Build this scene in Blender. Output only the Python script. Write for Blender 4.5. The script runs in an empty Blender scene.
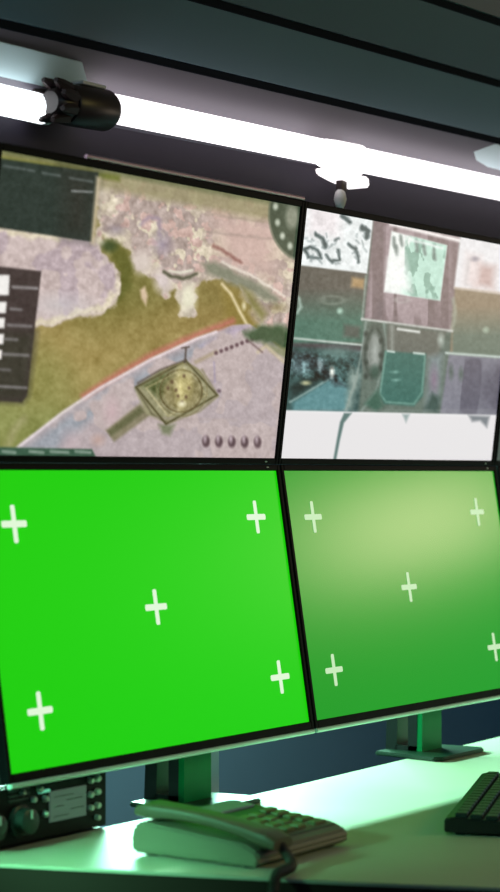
import bpy, bmesh, math, random
import numpy as np
from mathutils import Vector, Matrix

random.seed(7)
sc = bpy.context.scene
C = sc.collection
FZ = 1.25            # height of the operator's eye-level seam above the floor

# ------------------------------------------------------------------ camera
cam_d = bpy.data.cameras.new('camera'); cam = bpy.data.objects.new('camera', cam_d); C.objects.link(cam)
cam_d.sensor_fit = 'VERTICAL'; cam_d.sensor_height = 24.0; cam_d.lens = 24.0 * 2115.15 / 892.0
cam.location = (-2.75676, -1.85743, FZ - 0.01448)
fw = Vector((0.82219, 0.56906, 0.01309))
cam.rotation_euler = fw.to_track_quat('-Z', 'Y').to_euler()
cam_d.clip_start = 0.05
cam_d.dof.use_dof = True; cam_d.dof.focus_distance = 3.35; cam_d.dof.aperture_fstop = 2.8
sc.camera = cam

# ------------------------------------------------------------------ world and big lights
w = bpy.data.worlds.new('world'); sc.world = w; w.use_nodes = True
w.node_tree.nodes['Background'].inputs[0].default_value = (0.03, 0.05, 0.06, 1)
w.node_tree.nodes['Background'].inputs[1].default_value = 0.5

def area(name, loc, target, sx, sy, col, power, spread=180):
    d = bpy.data.lights.new(name, 'AREA'); d.shape = 'RECTANGLE'; d.size = sx; d.size_y = sy
    d.color = col; d.energy = power; d.spread = math.radians(spread)
    o = bpy.data.objects.new(name, d); C.objects.link(o); o.location = loc
    o.rotation_euler = (Vector(target) - Vector(loc)).to_track_quat('-Z', 'Y').to_euler()
    return o
# added cool fill over the aisle, warm lamp across the room on the right (it mirrors in the green screen)
area('aisle_fill', (-1.2, -2.6, 2.62), (-0.6, -0.6, 1.2), 2.4, 0.9, (0.50, 0.82, 1.0), 9)
area('warm_light', (2.75, -1.39, 1.52), (0.35, -0.03, 1.14), 0.55, 0.26, (1.0, 0.74, 0.52), 4.6)
area('front_fill', (1.2, -3.2, 2.5), (-0.1, -0.6, 0.75), 0.8, 0.8, (1.0, 0.80, 0.26), 6, 100)  # added warm fill that yellows the front of the desk
# work light batten on the rear wall shining forward onto the desk under the screens, and an added mint fill past the left end
area('rear_light', (0.95, 1.60, FZ + 0.085), (0.95, -0.17, FZ - 0.5), 2.7, 0.05, (0.42, 1.0, 0.72), 370)
area('side_fill', (-1.30, -0.02, FZ - 0.18), (-0.72, -0.17, FZ - 0.5), 0.10, 0.06, (0.25, 1.0, 0.55), 0.60, 44)

sc.view_settings.view_transform = 'Standard'; sc.view_settings.look = 'None'
sc.view_settings.exposure = 0.0; sc.view_settings.gamma = 1.0; sc.view_settings.use_curve_mapping = False

# ------------------------------------------------------------------ materials
def lin(c):
    c = np.asarray(c, float) / 255.0
    return np.where(c <= 0.04045, c / 12.92, ((c + 0.055) / 1.055) ** 2.4)
def rgb(r, g, b): return tuple(lin((r, g, b))) + (1,)

def mat(name, col, rough=0.5, metal=0.0, emis=None, estr=1.0, spec=0.5, noise=None, bump=0.0, coat=0.0):
    m = bpy.data.materials.new(name); m.use_nodes = True; nt = m.node_tree
    b = nt.nodes['Principled BSDF']
    b.inputs['Base Color'].default_value = col; b.inputs['Roughness'].default_value = rough
    b.inputs['Metallic'].default_value = metal; b.inputs['Specular IOR Level'].default_value = spec
    b.inputs['Coat Weight'].default_value = coat
    if emis: b.inputs['Emission Color'].default_value = emis; b.inputs['Emission Strength'].default_value = estr
    if noise or bump:
        tc = nt.nodes.new('ShaderNodeTexCoord'); n = nt.nodes.new('ShaderNodeTexNoise')
        n.inputs['Scale'].default_value = noise[0] if noise else 60; n.inputs['Detail'].default_value = 5
        nt.links.new(tc.outputs['Object'], n.inputs['Vector'])
        if noise:
            r = nt.nodes.new('ShaderNodeMix'); r.data_type = 'RGBA'
            r.inputs[6].default_value = col; r.inputs[7].default_value = noise[1]
            nt.links.new(n.outputs['Fac'], r.inputs[0]); nt.links.new(r.outputs[2], b.inputs['Base Color'])
        if bump:
            bp = nt.nodes.new('ShaderNodeBump'); bp.inputs['Strength'].default_value = bump; bp.inputs['Distance'].default_value = 0.002
            nt.links.new(n.outputs['Fac'], bp.inputs['Height']); nt.links.new(bp.outputs['Normal'], b.inputs['Normal'])
    return m

M = {}
M['bezel'] = mat('black_bezel_plastic', (0.004, 0.004, 0.005, 1), 0.5, spec=0.08)
M['shell'] = mat('black_shell_plastic', (0.012, 0.012, 0.014, 1), 0.55, bump=0.1)
M['silver'] = mat('pale_mint_trim', (0.62, 0.92, 0.80, 1), 0.4)
M['pinktrim'] = mat('pale_pink_trim', (0.95, 0.62, 0.80, 1), 0.35, 0.5)
M['greenstand'] = mat('dark_green_stand_plastic', (0.001, 0.24, 0.07, 1), 0.4, spec=0.15)
M['greenbase'] = mat('very_dark_green_plastic', (0.002, 0.03, 0.012, 1), 0.4)
M['blackstand'] = mat('black_stand_plastic', (0.006, 0.012, 0.010, 1), 0.4)
M['desk'] = mat('white_laminate', (0.56, 0.60, 0.44, 1), 0.5, noise=(9, (0.50, 0.54, 0.39, 1)))
M['deskedge'] = mat('dark_desk_edge', (0.028, 0.018, 0.013, 1), 0.6, spec=0.15)
M['desksub'] = mat('dark_desk_frame', (0.02, 0.018, 0.016, 1), 0.6)
M['navy'] = mat('navy_wall_paint', (0.14, 0.16, 0.26, 1), 0.8, noise=(3, (0.12, 0.145, 0.24, 1)))
M['floor'] = mat('dark_floor_tiles', (0.03, 0.032, 0.036, 1), 0.5, noise=(5, (0.045, 0.045, 0.05, 1)))
M['ceil'] = mat('dark_ceiling_paint', (0.07, 0.09, 0.11, 1), 0.8, noise=(6, (0.06, 0.08, 0.1, 1)))
M['hood_low'] = mat('plum_grey_panel', (0.018, 0.013, 0.024, 1), 0.6, spec=0.15, noise=(4, (0.016, 0.013, 0.021, 1)))
M['hood_mid'] = mat('mauve_grey_panel', (0.110, 0.095, 0.120, 1), 0.40, noise=(4, (0.095, 0.082, 0.105, 1)))
M['groove'] = mat('dark_gap_strip', (0.016, 0.018, 0.024, 1), 0.9, spec=0.0)
M['glow'] = mat('pale_teal_glow', (0.55, 0.70, 0.74, 1), 0.5)  # tube glow on the bulkhead, put into a pale plate colour
M['hood_teal'] = mat('teal_grey_panel', (0.055, 0.11, 0.135, 1), 0.5, noise=(4, (0.045, 0.095, 0.12, 1)))
M['hood_navy'] = mat('slate_panel', (0.036, 0.066, 0.09, 1), 0.5, noise=(4, (0.03, 0.056, 0.08, 1)))
M['tube'] = mat('lit_tube', (0.9, 0.9, 0.9, 1), 0.3, emis=(1.0, 0.94, 0.98, 1), estr=2.3)
M['tube_cool'] = mat('lit_tube_cool', (0.9, 0.9, 0.9, 1), 0.3, emis=(0.90, 0.97, 1.0, 1), estr=3.0)
M['socket'] = mat('black_socket_plastic', (0.035, 0.020, 0.021, 1), 0.4)
M['clampglow'] = mat('glowing_white_shell', (0.85, 0.82, 0.82, 1), 0.4, emis=(1.0, 0.93, 0.95, 1), estr=1.6)  # tube light on the clamp put in as the shell's own emission
M['whiteplastic'] = mat('white_clip_plastic', (0.8, 0.76, 0.74, 1), 0.4)
M['chrome'] = mat('bright_metal', (0.8, 0.8, 0.82, 1), 0.2, 1.0)
M['post'] = mat('grey_painted_steel', (0.42, 0.43, 0.55, 1), 0.4)
M['phone'] = mat('pale_phone_plastic', (0.17, 0.18, 0.115, 1), 0.45, bump=0.05)
M['phonedark'] = mat('dark_phone_plastic', (0.045, 0.045, 0.040, 1), 0.4)
M['handset'] = mat('olive_handset_plastic', (0.12, 0.105, 0.065, 1), 0.4)
M['key'] = mat('phone_key', (0.16, 0.19, 0.08, 1), 0.4)
M['cord'] = mat('dark_cord', (0.05, 0.045, 0.035, 1), 0.5)
M['kbd'] = mat('black_keyboard_plastic', (0.008, 0.010, 0.010, 1), 0.35)
M['kbkey'] = mat('keycap_plastic', (0.02, 0.035, 0.030, 1), 0.4)
M['radio'] = mat('black_radio_case', (0.004, 0.005, 0.005, 1), 0.5, spec=0.12)
M['lcd'] = mat('grey_green_display', (0.06, 0.08, 0.07, 1), 0.4, emis=(0.035, 0.065, 0.048, 1), estr=1.0)
M['lcdink'] = mat('display_ink', (0.05, 0.07, 0.06, 1), 0.4)
M['knob'] = mat('pale_knob', (0.50, 0.66, 0.56, 1), 0.35)
M['dimknob'] = mat('grey_dial', (0.020, 0.032, 0.028, 1), 0.35, spec=0.3)
M['mint'] = mat('mint_indicator', (0.2, 0.6, 0.45, 1), 0.4, emis=(0.1, 0.5, 0.33, 1), estr=0.8)
M['case'] = mat('pale_blue_grey_case', (0.055, 0.046, 0.085, 1), 1.0, spec=0.0)
M['cabinet'] = mat('charcoal_cabinet_paint', (0.02, 0.022, 0.026, 1), 0.6)
M['mark'] = mat('white_marker', (0.02, 0.02, 0.02, 1), 0.4, emis=rgb(222, 246, 214))
M['mark_dim'] = mat('white_marker_pale', (0.02, 0.02, 0.02, 1), 0.4, emis=rgb(196, 232, 184))
M['green'] = mat('green_screen', (0.004, 0.004, 0.004, 1), 0.34, emis=rgb(24, 206, 4), spec=0.25)
M['green2'] = mat('green_screen_dim', (0.004, 0.004, 0.004, 1), 0.24, emis=rgb(30, 156, 32), spec=0.5)
M['brownscr'] = mat('dull_brown_screen', (0.004, 0.004, 0.004, 1), 0.36, emis=rgb(96, 78, 66))
M['greyscr'] = mat('grey_green_screen', (0.004, 0.004, 0.004, 1), 0.36, emis=rgb(70, 84, 76))

def screen_mat(name):
    m = mat(name, (0.004, 0.004, 0.004, 1), 0.36, spec=0.35); nt = m.node_tree
    a = nt.nodes.new('ShaderNodeAttribute'); a.attribute_name = 'picture'
    b = nt.nodes['Principled BSDF']
    nt.links.new(a.outputs['Color'], b.inputs['Emission Color']); b.inputs['Emission Strength'].default_value = 1.0
    return m
M['picture'] = screen_mat('display_picture')

# ------------------------------------------------------------------ mesh helpers
def obj(name, bm, m, parent=None, smooth=False):
    me = bpy.data.meshes.new(name); bm.to_mesh(me); bm.free()
    for x in (m if isinstance(m, (list, tuple)) else [m]): me.materials.append(x)
    if smooth:
        for p in me.polygons: p.use_smooth = True
        try: me.set_sharp_from_angle(angle=math.radians(40))
        except Exception: pass
    o = bpy.data.objects.new(name, me); C.objects.link(o)
    if parent: o.parent = parent
    return o
def tag(o, label=None, cat=None, group=None, kind=None):
    if label: o['label'] = label
    if cat: o['category'] = cat
    if group: o['group'] = group
    if kind: o['kind'] = kind
    return o
def thing(name, label, cat, loc=(0, 0, 0), rot=(0, 0, 0), group=None):
    o = bpy.data.objects.new(name, None); C.objects.link(o); o.location = loc; o.rotation_euler = rot
    o.empty_display_size = 0.05
    return tag(o, label, cat, group)
def box(bm, x0, x1, y0, y1, z0, z1, bev=0.0, seg=2, mi=0):
    r = bmesh.ops.create_cube(bm, size=1.0)
    vs = r['verts']
    bmesh.ops.scale(bm, vec=(x1 - x0, y1 - y0, z1 - z0), verts=vs)
    bmesh.ops.translate(bm, vec=((x0 + x1) / 2, (y0 + y1) / 2, (z0 + z1) / 2), verts=vs)
    es = list({e for v in vs for e in v.link_edges}); fs = list({f for v in vs for f in v.link_faces})
    for f in fs: f.material_index = mi
    if bev: bmesh.ops.bevel(bm, geom=es, offset=bev, segments=seg, affect='EDGES', profile=0.5)
    return vs
def bx(*a, **k):
    bm = bmesh.new(); box(bm, *a, **k); return bm
def tube(bm, pts, r, n=12, cap=True, radii=None):
    pts = [Vector(p) for p in pts]; rings = []
    t0 = (pts[1] - pts[0]).normalized()
    up = Vector((0, 0, 1)) if abs(t0.z) < 0.9 else Vector((1, 0, 0))
    s = t0.cross(up).normalized()
    for i, p in enumerate(pts):
        t = (pts[min(i + 1, len(pts) - 1)] - pts[max(i - 1, 0)]).normalized()
        s = (s - t * s.dot(t)).normalized(); u = t.cross(s)
        rr = radii[i] if radii else r
        rings.append([bm.verts.new(p + (s * math.cos(a) + u * math.sin(a)) * rr) for a in [2 * math.pi * k / n for k in range(n)]])
    for a, b in zip(rings, rings[1:]):
        for k in range(n): bm.faces.new((a[k], a[(k + 1) % n], b[(k + 1) % n], b[k]))
    if cap: bm.faces.new(rings[0][::-1]); bm.faces.new(rings[-1])
    bmesh.ops.recalc_face_normals(bm, faces=bm.faces)
    return bm
def prism(bm, poly, axis, a, b):
    """poly of 2-D points extruded along axis: 'x' -> (y,z), 'y' -> (x,z), 'z' -> (x,y)"""
    f = {'x': lambda p, t: (t, p[0], p[1]), 'y': lambda p, t: (p[0], t, p[1]), 'z': lambda p, t: (p[0], p[1], t)}[axis]
    A = [bm.verts.new(f(p, a)) for p in poly]; B = [bm.verts.new(f(p, b)) for p in poly]
    n = len(poly)
    bm.faces.new(A[::-1]); bm.faces.new(B)
    for k in range(n): bm.faces.new((A[k], A[(k + 1) % n], B[(k + 1) % n], B[k]))
    bmesh.ops.recalc_face_normals(bm, faces=bm.faces)
    return bm
def lathe(bm, prof, n=24, axis='z', at=(0, 0, 0)):
    rings = []
    for r, h in prof:
        ring = []
        for k in range(n):
            a = 2 * math.pi * k / n; c, s = r * math.cos(a), r * math.sin(a)
            p = {'z': (c, s, h), 'y': (c, h, s), 'x': (h, c, s)}[axis]
            ring.append(bm.verts.new(Vector(p) + Vector(at)))
        rings.append(ring)
    for a, b in zip(rings, rings[1:]):
        for k in range(n): bm.faces.new((a[k], a[(k + 1) % n], b[(k + 1) % n], b[k]))
    bm.faces.new(rings[0][::-1]); bm.faces.new(rings[-1])
    bmesh.ops.recalc_face_normals(bm, faces=bm.faces)
    return bm

def hollow(bm, axis_pts, radii, rin, n=28):
    pts = [Vector(p) for p in axis_pts]; t = (pts[-1] - pts[0]).normalized(); s = t.cross(Vector((0, 0, 1))).normalized(); u = s.cross(t)
    prof = list(zip(pts, radii)) + [(p, rin) for p in reversed(pts)]
    rings = [[bm.verts.new(p + (s * math.cos(2 * math.pi * k / n) + u * math.sin(2 * math.pi * k / n)) * r) for k in range(n)] for p, r in prof]
    for i in range(len(rings)):
        a, b = rings[i], rings[(i + 1) % len(rings)]
        for k in range(n): bm.faces.new((a[k], a[(k + 1) % n], b[(k + 1) % n], b[k]))
    bmesh.ops.recalc_face_normals(bm, faces=bm.faces)
    return bm
# ------------------------------------------------------------------ room
X0, X1, Y0, Y1, ZC = -4.2, 4.2, -4.2, 1.7, 2.7
def struct(name, bm, m): return tag(obj(name, bm, m), kind='structure')
struct('floor', bx(X0 - .1, X1 + .1, Y0 - .1, Y1 + .1, -0.1, 0), M['floor'])
struct('ceiling', bx(X0 - .1, X1 + .1, Y0 - .1, Y1 + .1, ZC, ZC + .1), M['ceil'])
struct('wall_back', bx(X0, X1, Y1, Y1 + .1, 0, ZC), M['navy'])
struct('wall_front', bx(X0, X1, Y0 - .1, Y0, 0, ZC), M['navy'])
struct('wall_left', bx(X0 - .1, X0, Y0 - .1, Y1 + .1, 0, ZC), M['navy'])
struct('wall_right', bx(X1, X1 + .1, Y0 - .1, Y1 + .1, 0, ZC), M['navy'])

# stepped bulkhead over the video wall: panels leaning out towards the room, each overlapping the next with a lip
def panel(name, p0, p1, m, lip=0.008):
    (ya, za), (yb, zb) = p0, p1
    bm = bmesh.new()                                              # the whole bulkhead rises slightly to the right
    poly = [(ya, za + FZ), (yb, zb + FZ), (yb + 0.03, zb + FZ), (ya + 0.03, za + FZ)]
    prism(bm, poly, 'x', -2.2, 3.6)
    if lip:
        k = len(bm.faces)
        prism(bm, [(yb - .001, zb + FZ - 0.003), (yb - .002, zb + FZ + 0.003), (yb - .004, zb + FZ + 0.012), (yb + .03, zb + FZ + 0.016), (yb + .03, zb + FZ - 0.003)], 'x', -2.2, 3.6)
        bm.faces.ensure_lookup_table()
        for f in bm.faces[k:]: f.material_index = 1
    for v in bm.verts: v.co.z += .018 * v.co.x
    return struct(name, bm, [m, M['groove']])
panel('trim_1', (0.165, 0.28), (0.155, 0.52), M['hood_low'], 0)
panel('trim_2', (0.155, 0.52), (0.09, 0.616), M['hood_mid'])
panel('trim_3', (0.082, 0.625), (0.02, 0.703), M['hood_teal'])
panel('trim_4', (0.012, 0.712), (-0.05, 0.790), M['hood_navy'])
panel('trim_5', (-0.058, 0.799), (-0.16, 0.98), M['hood_navy'], 0)
panel('trim_6', (-0.16, 0.98), (-0.16, ZC - FZ + .0), M['hood_navy'], 0)

# ------------------------------------------------------------------ screen pictures, painted in the mesh's own colours
def vnoise(x, y, s, seed):
    rs = np.random.RandomState(seed); L = rs.rand(256, 256)
    u, v = x / s, y / s; i, j = np.floor(u).astype(int), np.floor(v).astype(int)
    a, b = u - i, v - j; a = a * a * (3 - 2 * a); b = b * b * (3 - 2 * b)
    g = lambda p, q: L[p % 256, q % 256]
    return (g(i, j) * (1 - a) + g(i + 1, j) * a) * (1 - b) + (g(i, j + 1) * (1 - a) + g(i + 1, j + 1) * a) * b
def fbm(x, y, s, seed): return (vnoise(x, y, s, seed) + .5 * vnoise(x, y, s / 2, seed + 1) + .25 * vnoise(x, y, s / 4, seed + 2)) / 1.75 - .5
class Paint:
    def __init__(s, X, Y, base):
        s.X, s.Y = X, Y; s.c = np.ones(X.shape + (3,)) * np.array(base, float)
    def blend(s, m, col):
        m = np.clip(m, 0, 1)[..., None]; s.c = s.c * (1 - m) + np.asarray(col, float) * m
    def sd(s, pts, wob=0, seed=3, ws=9):
        X, Y = s.X, s.Y
        if wob: X = X + wob * 2 * fbm(s.X, s.Y, ws, seed); Y = Y + wob * 2 * fbm(s.X + 77, s.Y, ws, seed + 5)
        d = np.full(X.shape, 1e9); ins = np.zeros(X.shape, bool); n = len(pts)
        for k in range(n):
            (x0, y0), (x1, y1) = pts[k], pts[(k + 1) % n]; ex, ey = x1 - x0, y1 - y0
            t = np.clip(((X - x0) * ex + (Y - y0) * ey) / (ex * ex + ey * ey + 1e-9), 0, 1)
            d = np.minimum(d, np.hypot(X - x0 - t * ex, Y - y0 - t * ey))
            c = ((y0 > Y) != (y1 > Y)) & (X < ex * (Y - y0) / (ey if ey else 1e-9) + x0); ins ^= c
        return np.where(ins, -d, d)
    def poly(s, pts, col, soft=1.0, a=1.0, **k): s.blend(a * (0.5 - s.sd(pts, **k) / (2 * soft)), col)
    def line(s, pts, col, w=1.0, soft=0.8, a=1.0, wob=0, seed=3):
        X, Y = s.X, s.Y
        if wob: X = X + wob * 2 * fbm(s.X, s.Y, 8, seed); Y = Y + wob * 2 * fbm(s.X + 50, s.Y, 8, seed)
        d = np.full(X.shape, 1e9)
        for (x0, y0), (x1, y1) in zip(pts, pts[1:]):
            ex, ey = x1 - x0, y1 - y0; t = np.clip(((X - x0) * ex + (Y - y0) * ey) / (ex * ex + ey * ey + 1e-9), 0, 1)
            d = np.minimum(d, np.hypot(X - x0 - t * ex, Y - y0 - t * ey))
        s.blend(a * (0.5 - (d - w) / (2 * soft)), col)
    def ell(s, cx, cy, rx, ry, col, soft=1.0, a=1.0, ring=0, ang=0):
        c, q = math.cos(ang), math.sin(ang); dx, dy = s.X - cx, s.Y - cy
        r = np.hypot((dx * c + dy * q) / rx, (-dx * q + dy * c) / ry); d = (r - 1) * min(rx, ry)
        if ring: d = np.abs(d) - ring
        s.blend(a * (0.5 - d / (2 * soft)), col)
    def grain(s, amp, sc_, seed, mask=None, tint=(1, 1, 1)):
        n = fbm(s.X, s.Y, sc_, seed)[..., None] * 2 * amp * np.array(tint)
        if mask is not None: n = n * np.clip(mask, 0, 1)[..., None]
        s.c = s.c + n

def paint_map(P):
    X, Y = P.X, P.Y
    P.blend(0.5 + fbm(X, Y, 60, 1) * 1.5, (168, 149, 90)); P.blend(np.clip((Y - 330) / 90, 0, 1) * np.clip((110 - X) / 60, 0, 1), (146, 150, 88))
    P.ell(225, 318, 60, 18, (186, 150, 96), 30, .8); P.ell(95, 355, 60, 30, (172, 152, 92), 30, .7); P.ell(120, 300, 40, 28, (124, 124, 62), 26, .8)
    P.ell(42, 380, 22, 26, (150, 146, 84), 18, .8)
    P.ell(215, 300, 90, 34, (128, 118, 58), 26, .5); P.ell(150, 335, 70, 22, (166, 146, 88), 22, .6); P.grain(12, 12, 11); P.grain(10, 4, 12)
    # pale crags
    crag = [(92, 160), (310, 196), (300, 352), (285, 344), (268, 334), (255, 326), (246, 300), (238, 286), (222, 276), (208, 280), (196, 290),
            (196, 314), (180, 316), (176, 292), (165, 296), (150, 276), (138, 270), (128, 252), (112, 240), (104, 246), (97, 250)]
    d = P.sd(crag, wob=7, seed=21); P.blend(.5 - d / 3, (200, 186, 168))
    mk = .5 - d / 3
    P.blend(mk * np.clip(fbm(X, Y, 16, 31) * 3, 0, 1), (218, 206, 182)); P.blend(mk * np.clip(-fbm(X, Y, 14, 35) * 2.4, 0, 1), (182, 164, 156))
    P.blend(mk * np.clip(fbm(X, Y, 9, 38) * 3 - .3, 0, 1), (206, 176, 166)); P.grain(26, 5, 40, mk); P.grain(16, 2.6, 41, mk)
    P.poly([(205, 205), (285, 214), (280, 290), (215, 262)], (204, 176, 166), 8, .55)
    P.line([(142, 225), (150, 216), (158, 220), (160, 234)], (158, 140, 158), 2, 2, .7, 2); P.ell(162, 244, 9, 11, (160, 146, 164), 5, .6)
    P.ell(116, 230, 7, 4, (146, 134, 146), 4, .7)
    P.ell(188, 298, 8, 15, (226, 222, 196), 4, .9); P.ell(163, 280, 9, 13, (214, 200, 196), 4, .8); P.ell(142, 262, 11, 12, (214, 200, 190), 4, .8)
    P.poly([(140, 290), (145, 286), (148, 296), (146, 306), (141, 298)], (214, 190, 160), 1.5, .9)
    P.line([(164, 272), (172, 277), (184, 278), (196, 274)], (104, 104, 84), 1.8, 1.2, .9, 1.5); P.line([(170, 271), (182, 273), (192, 270)], (222, 218, 200), 1.4, 1.0, .9, 1)
    P.poly([(104, 238), (122, 243), (133, 262), (132, 288), (120, 300), (106, 312), (104, 290), (118, 276), (112, 258)], (112, 112, 52), 3, .9, wob=4, seed=51)
    P.ell(109, 246, 8, 6, (78, 92, 52), 3, .9)
    # left crag
    lc = [(-40, 222), (92, 238), (104, 252), (122, 276), (120, 290), (112, 306), (92, 314), (72, 318), (56, 324), (36, 328), (-40, 330)]
    d = P.sd(lc, wob=5, seed=61); P.blend(.5 - d / 3, (202, 184, 180)); mk = .5 - d / 3
    P.blend(mk * np.clip(1 - np.abs(d + 3) / 6, 0, 1) * .6, (222, 210, 182)); P.blend(mk * np.clip(fbm(X, Y, 22, 66) * 3, 0, 1), (188, 170, 174)); P.grain(16, 6, 68, mk); P.grain(10, 3, 69, mk)
    P.ell(60, 305, 26, 10, (208, 204, 206), 7, .5)
    # grey road strip in the crags and the gully path
    P.poly([(200, 262), (214, 260), (262, 284), (282, 300), (276, 306), (240, 288), (206, 274)], (140, 142, 122), 3, .8, wob=2, seed=71)
    P.line([(222, 262), (250, 275), (284, 296)], (226, 216, 202), 1.4, 1.2, .8, 1.5); P.line([(214, 246), (228, 254), (240, 262)], (150, 104, 96), 1.8, 1.5, .8, 2)
    P.poly([(222, 288), (238, 290), (250, 312), (262, 332), (246, 334), (226, 330)], (150, 132, 66), 4, .8, wob=3, seed=75)
    P.poly([(240, 285), (252, 292), (268, 314), (262, 322), (250, 308)], (140, 134, 82), 3, .8)
    P.line([(222, 284), (231, 294), (240, 312), (250, 330)], (220, 204, 160), 1.6, 1.2, .9); P.ell(244, 306, 2, 4, (222, 212, 172), 1.5, .9)
    P.line([(210, 232), (280, 240)], (168, 150, 140), 1, 1.5, .6, 2); P.line([(206, 214), (262, 222)], (164, 148, 132), 1.2, 1.4, .6, 1.5)
    P.ell(276, 308, 8, 4, (120, 104, 66), 3, .6)
    # terrace
    road = [(8, 470), (20, 444), (62, 414), (100, 389), (150, 360), (196, 339), (232, 325), (250, 324), (266, 336), (292, 360), (290, 475)]
    d = P.sd(road); P.blend(.5 - d / 2, (184, 170, 172)); mk = .5 - d / 2
    P.poly([(20, 450), (62, 418), (100, 393), (150, 365), (196, 344), (228, 332), (210, 350), (150, 380), (104, 410), (70, 440), (55, 452)], (160, 164, 172), 4, .75)
    P.poly([(200, 346), (232, 328), (246, 326), (236, 340), (208, 352)], (176, 160, 190), 3, .6)
    P.blend(mk * np.clip(fbm(X, Y, 26, 81) * 2.4, 0, 1), (192, 176, 174)); P.grain(9, 5, 83, mk); P.grain(7, 2.6, 84, mk)
    P.line([(84, 396), (110, 379), (150, 356), (196, 335), (232, 321)], (200, 120, 108), 3.2, 2.6, .75, 1); P.line([(12, 452), (62, 413), (100, 388), (150, 360), (196, 339), (216, 332)], (226, 214, 218), 1.5, 1.2, .9)
    P.ell(70, 441, 8, 10, (196, 176, 180), 6, .6); P.ell(112, 412, 7, 12, (206, 176, 180), 5, .6)
    P.line([(8, 446), (14, 430), (24, 420)], (196, 186, 150), 3, 4, .5, 2)
    # connecting walkway, diamond pad, round emblem
    P.poly([(106, 430), (140, 403), (152, 414), (114, 442)], (146, 138, 112), 1.6, .95); P.poly([(107, 431), (140, 406), (145, 412), (111, 437)], (114, 114, 82), 1.5, .8)
    P.ell(98, 440, 7, 6, (196, 166, 156), 3, .6)
    P.poly([(134, 388), (160, 370), (186, 361), (200, 370), (218, 396), (196, 412), (168, 424), (146, 414)], (160, 156, 122), 1.5, .95)
    P.poly([(142, 386), (162, 372), (176, 376), (166, 394), (160, 400)], (108, 116, 74), 3, .8); P.line([(138, 383), (160, 370), (186, 360)], (96, 84, 74), 1.1, 1, .7)
    P.line([(136, 388), (152, 414), (166, 422)], (110, 104, 78), 1, 1, .7); P.line([(166, 424), (200, 411), (218, 396), (202, 370)], (150, 142, 112), 1.2, 1, .7)
    P.line([(150, 418), (236, 420)], (176, 160, 156), 1, 1.5, .5); P.poly([(158, 424), (176, 424), (170, 436), (162, 434)], (136, 140, 112), 2, .8)
    P.line([(136, 387), (186, 361), (217, 395), (166, 424), (136, 387)], (104, 98, 66), 1.1, .8, .9); P.line([(146, 388), (184, 369), (207, 395), (168, 416), (146, 388)], (196, 186, 142), .8, .8, .7); P.ell(182, 392, 20, 19, (150, 140, 98), 3, .9); P.ell(181, 391, 21, 21, (112, 98, 62), .8, .75, ring=.8); P.ell(182, 390, 25, 26, (134, 124, 84), .8, .6, ring=.7)
    P.ell(181, 388, 4.5, 15, (226, 214, 150), 4, .95); P.ell(189, 384, 3, 10, (206, 192, 124), 3, .6); P.grain(30, 3.5, 95, .5 - P.sd([(142, 386), (186, 364), (214, 396), (166, 420)]) / 4)
    for x, y in ((172, 382), (178, 396), (186, 397), (182, 402), (176, 390), (189, 388), (168, 388), (184, 376)): P.ell(x, y, 1.5, 1.8, (112, 88, 66), 1, .8)
    P.ell(182, 404, 4, 3, (232, 226, 190), 1.5, .8); P.line([(186, 348), (185, 362)], (92, 78, 70), 1, 1, .8); P.line([(182, 348), (189, 347)], (92, 78, 70), .8, .8, .8)
    P.line([(214, 362), (215, 382)], (150, 140, 178), .8, 1, .5); P.ell(219, 391, 2.2, 2, (120, 100, 108), 1, .8)
    P.line([(196, 362), (216, 352)], (176, 160, 130), 2, 1.5, .7)
    for k in range(8):
        P.ell(216 + k * 5.2, 353 - k * 2, 2, 2.1, (112, 86, 92), 1, .85)
    P.poly([(244, 332), (262, 324), (290, 332), (290, 350), (262, 342), (250, 340)], (82, 104, 74), 3, .9, wob=3, seed=91); P.ell(278, 330, 9, 6, (78, 104, 72), 3, .8)
    P.poly([(262, 342), (290, 350), (290, 362), (272, 352)], (150, 152, 120), 2, .8); P.line([(258, 352), (266, 346), (284, 362)], (206, 192, 160), 1.6, 1.5, .8); P.line([(250, 342), (262, 352)], (112, 88, 88), 1, 1, .6)
    # top haze strip and window chrome
    top = 150.5 + 0.188 * X
    P.blend(np.clip((24 - (Y - top)) / 9, 0, 1) * .8 * np.clip((X - 94) / 5, 0, 1), (158, 150, 112)); P.blend(np.clip((6 - (Y - top)) / 5, 0, 1) * .7, (112, 120, 84))
    P.poly([(-40, 150), (120, 175), (120, 182), (98, 178), (-40, 158)], (124, 130, 66), 2, .9)
    # dark info panel
    P.poly([(-40, 152.5), (98.5, 172.5), (92, 242), (-40, 222)], (60, 72, 66), .9, 1); P.poly([(60, 166), (98.5, 172.5), (92, 242), (60, 236)], (62, 64, 58), 8, .6)
    P.poly([(96, 176), (101, 177), (95, 246), (90, 244)], (206, 190, 158), 1.5, .6)
    for a, b, y in ((4, 16, 166), (18, 25, 168), (28, 34, 170), (43, 60, 173), (70, 92, 178)): P.line([(a, y), (b, y + (b - a) * .17)], (128, 136, 134), .9, 1.2, .7)
    P.line([(72, 191), (92, 192)], (156, 160, 158), .9, 1, .9)
    # menu panel
    P.poly([(-40, 262), (41.5, 271), (27, 396), (22, 402.5), (-40, 399)], (84, 72, 70), .9, 1); P.poly([(-40, 330), (36, 332), (27, 396), (22, 402), (-40, 399)], (78, 74, 64), 6, .9)
    for y0, y1, x1 in ((275, 295, 9.5), (302, 313, 6.5), (318, 328, 5), (334, 344, 4), (350, 359, 2)): P.poly([(-12, y0), (x1, y0), (x1 - .8, y1), (-12, y1)], (236, 232, 228), .9, .98)
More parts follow.
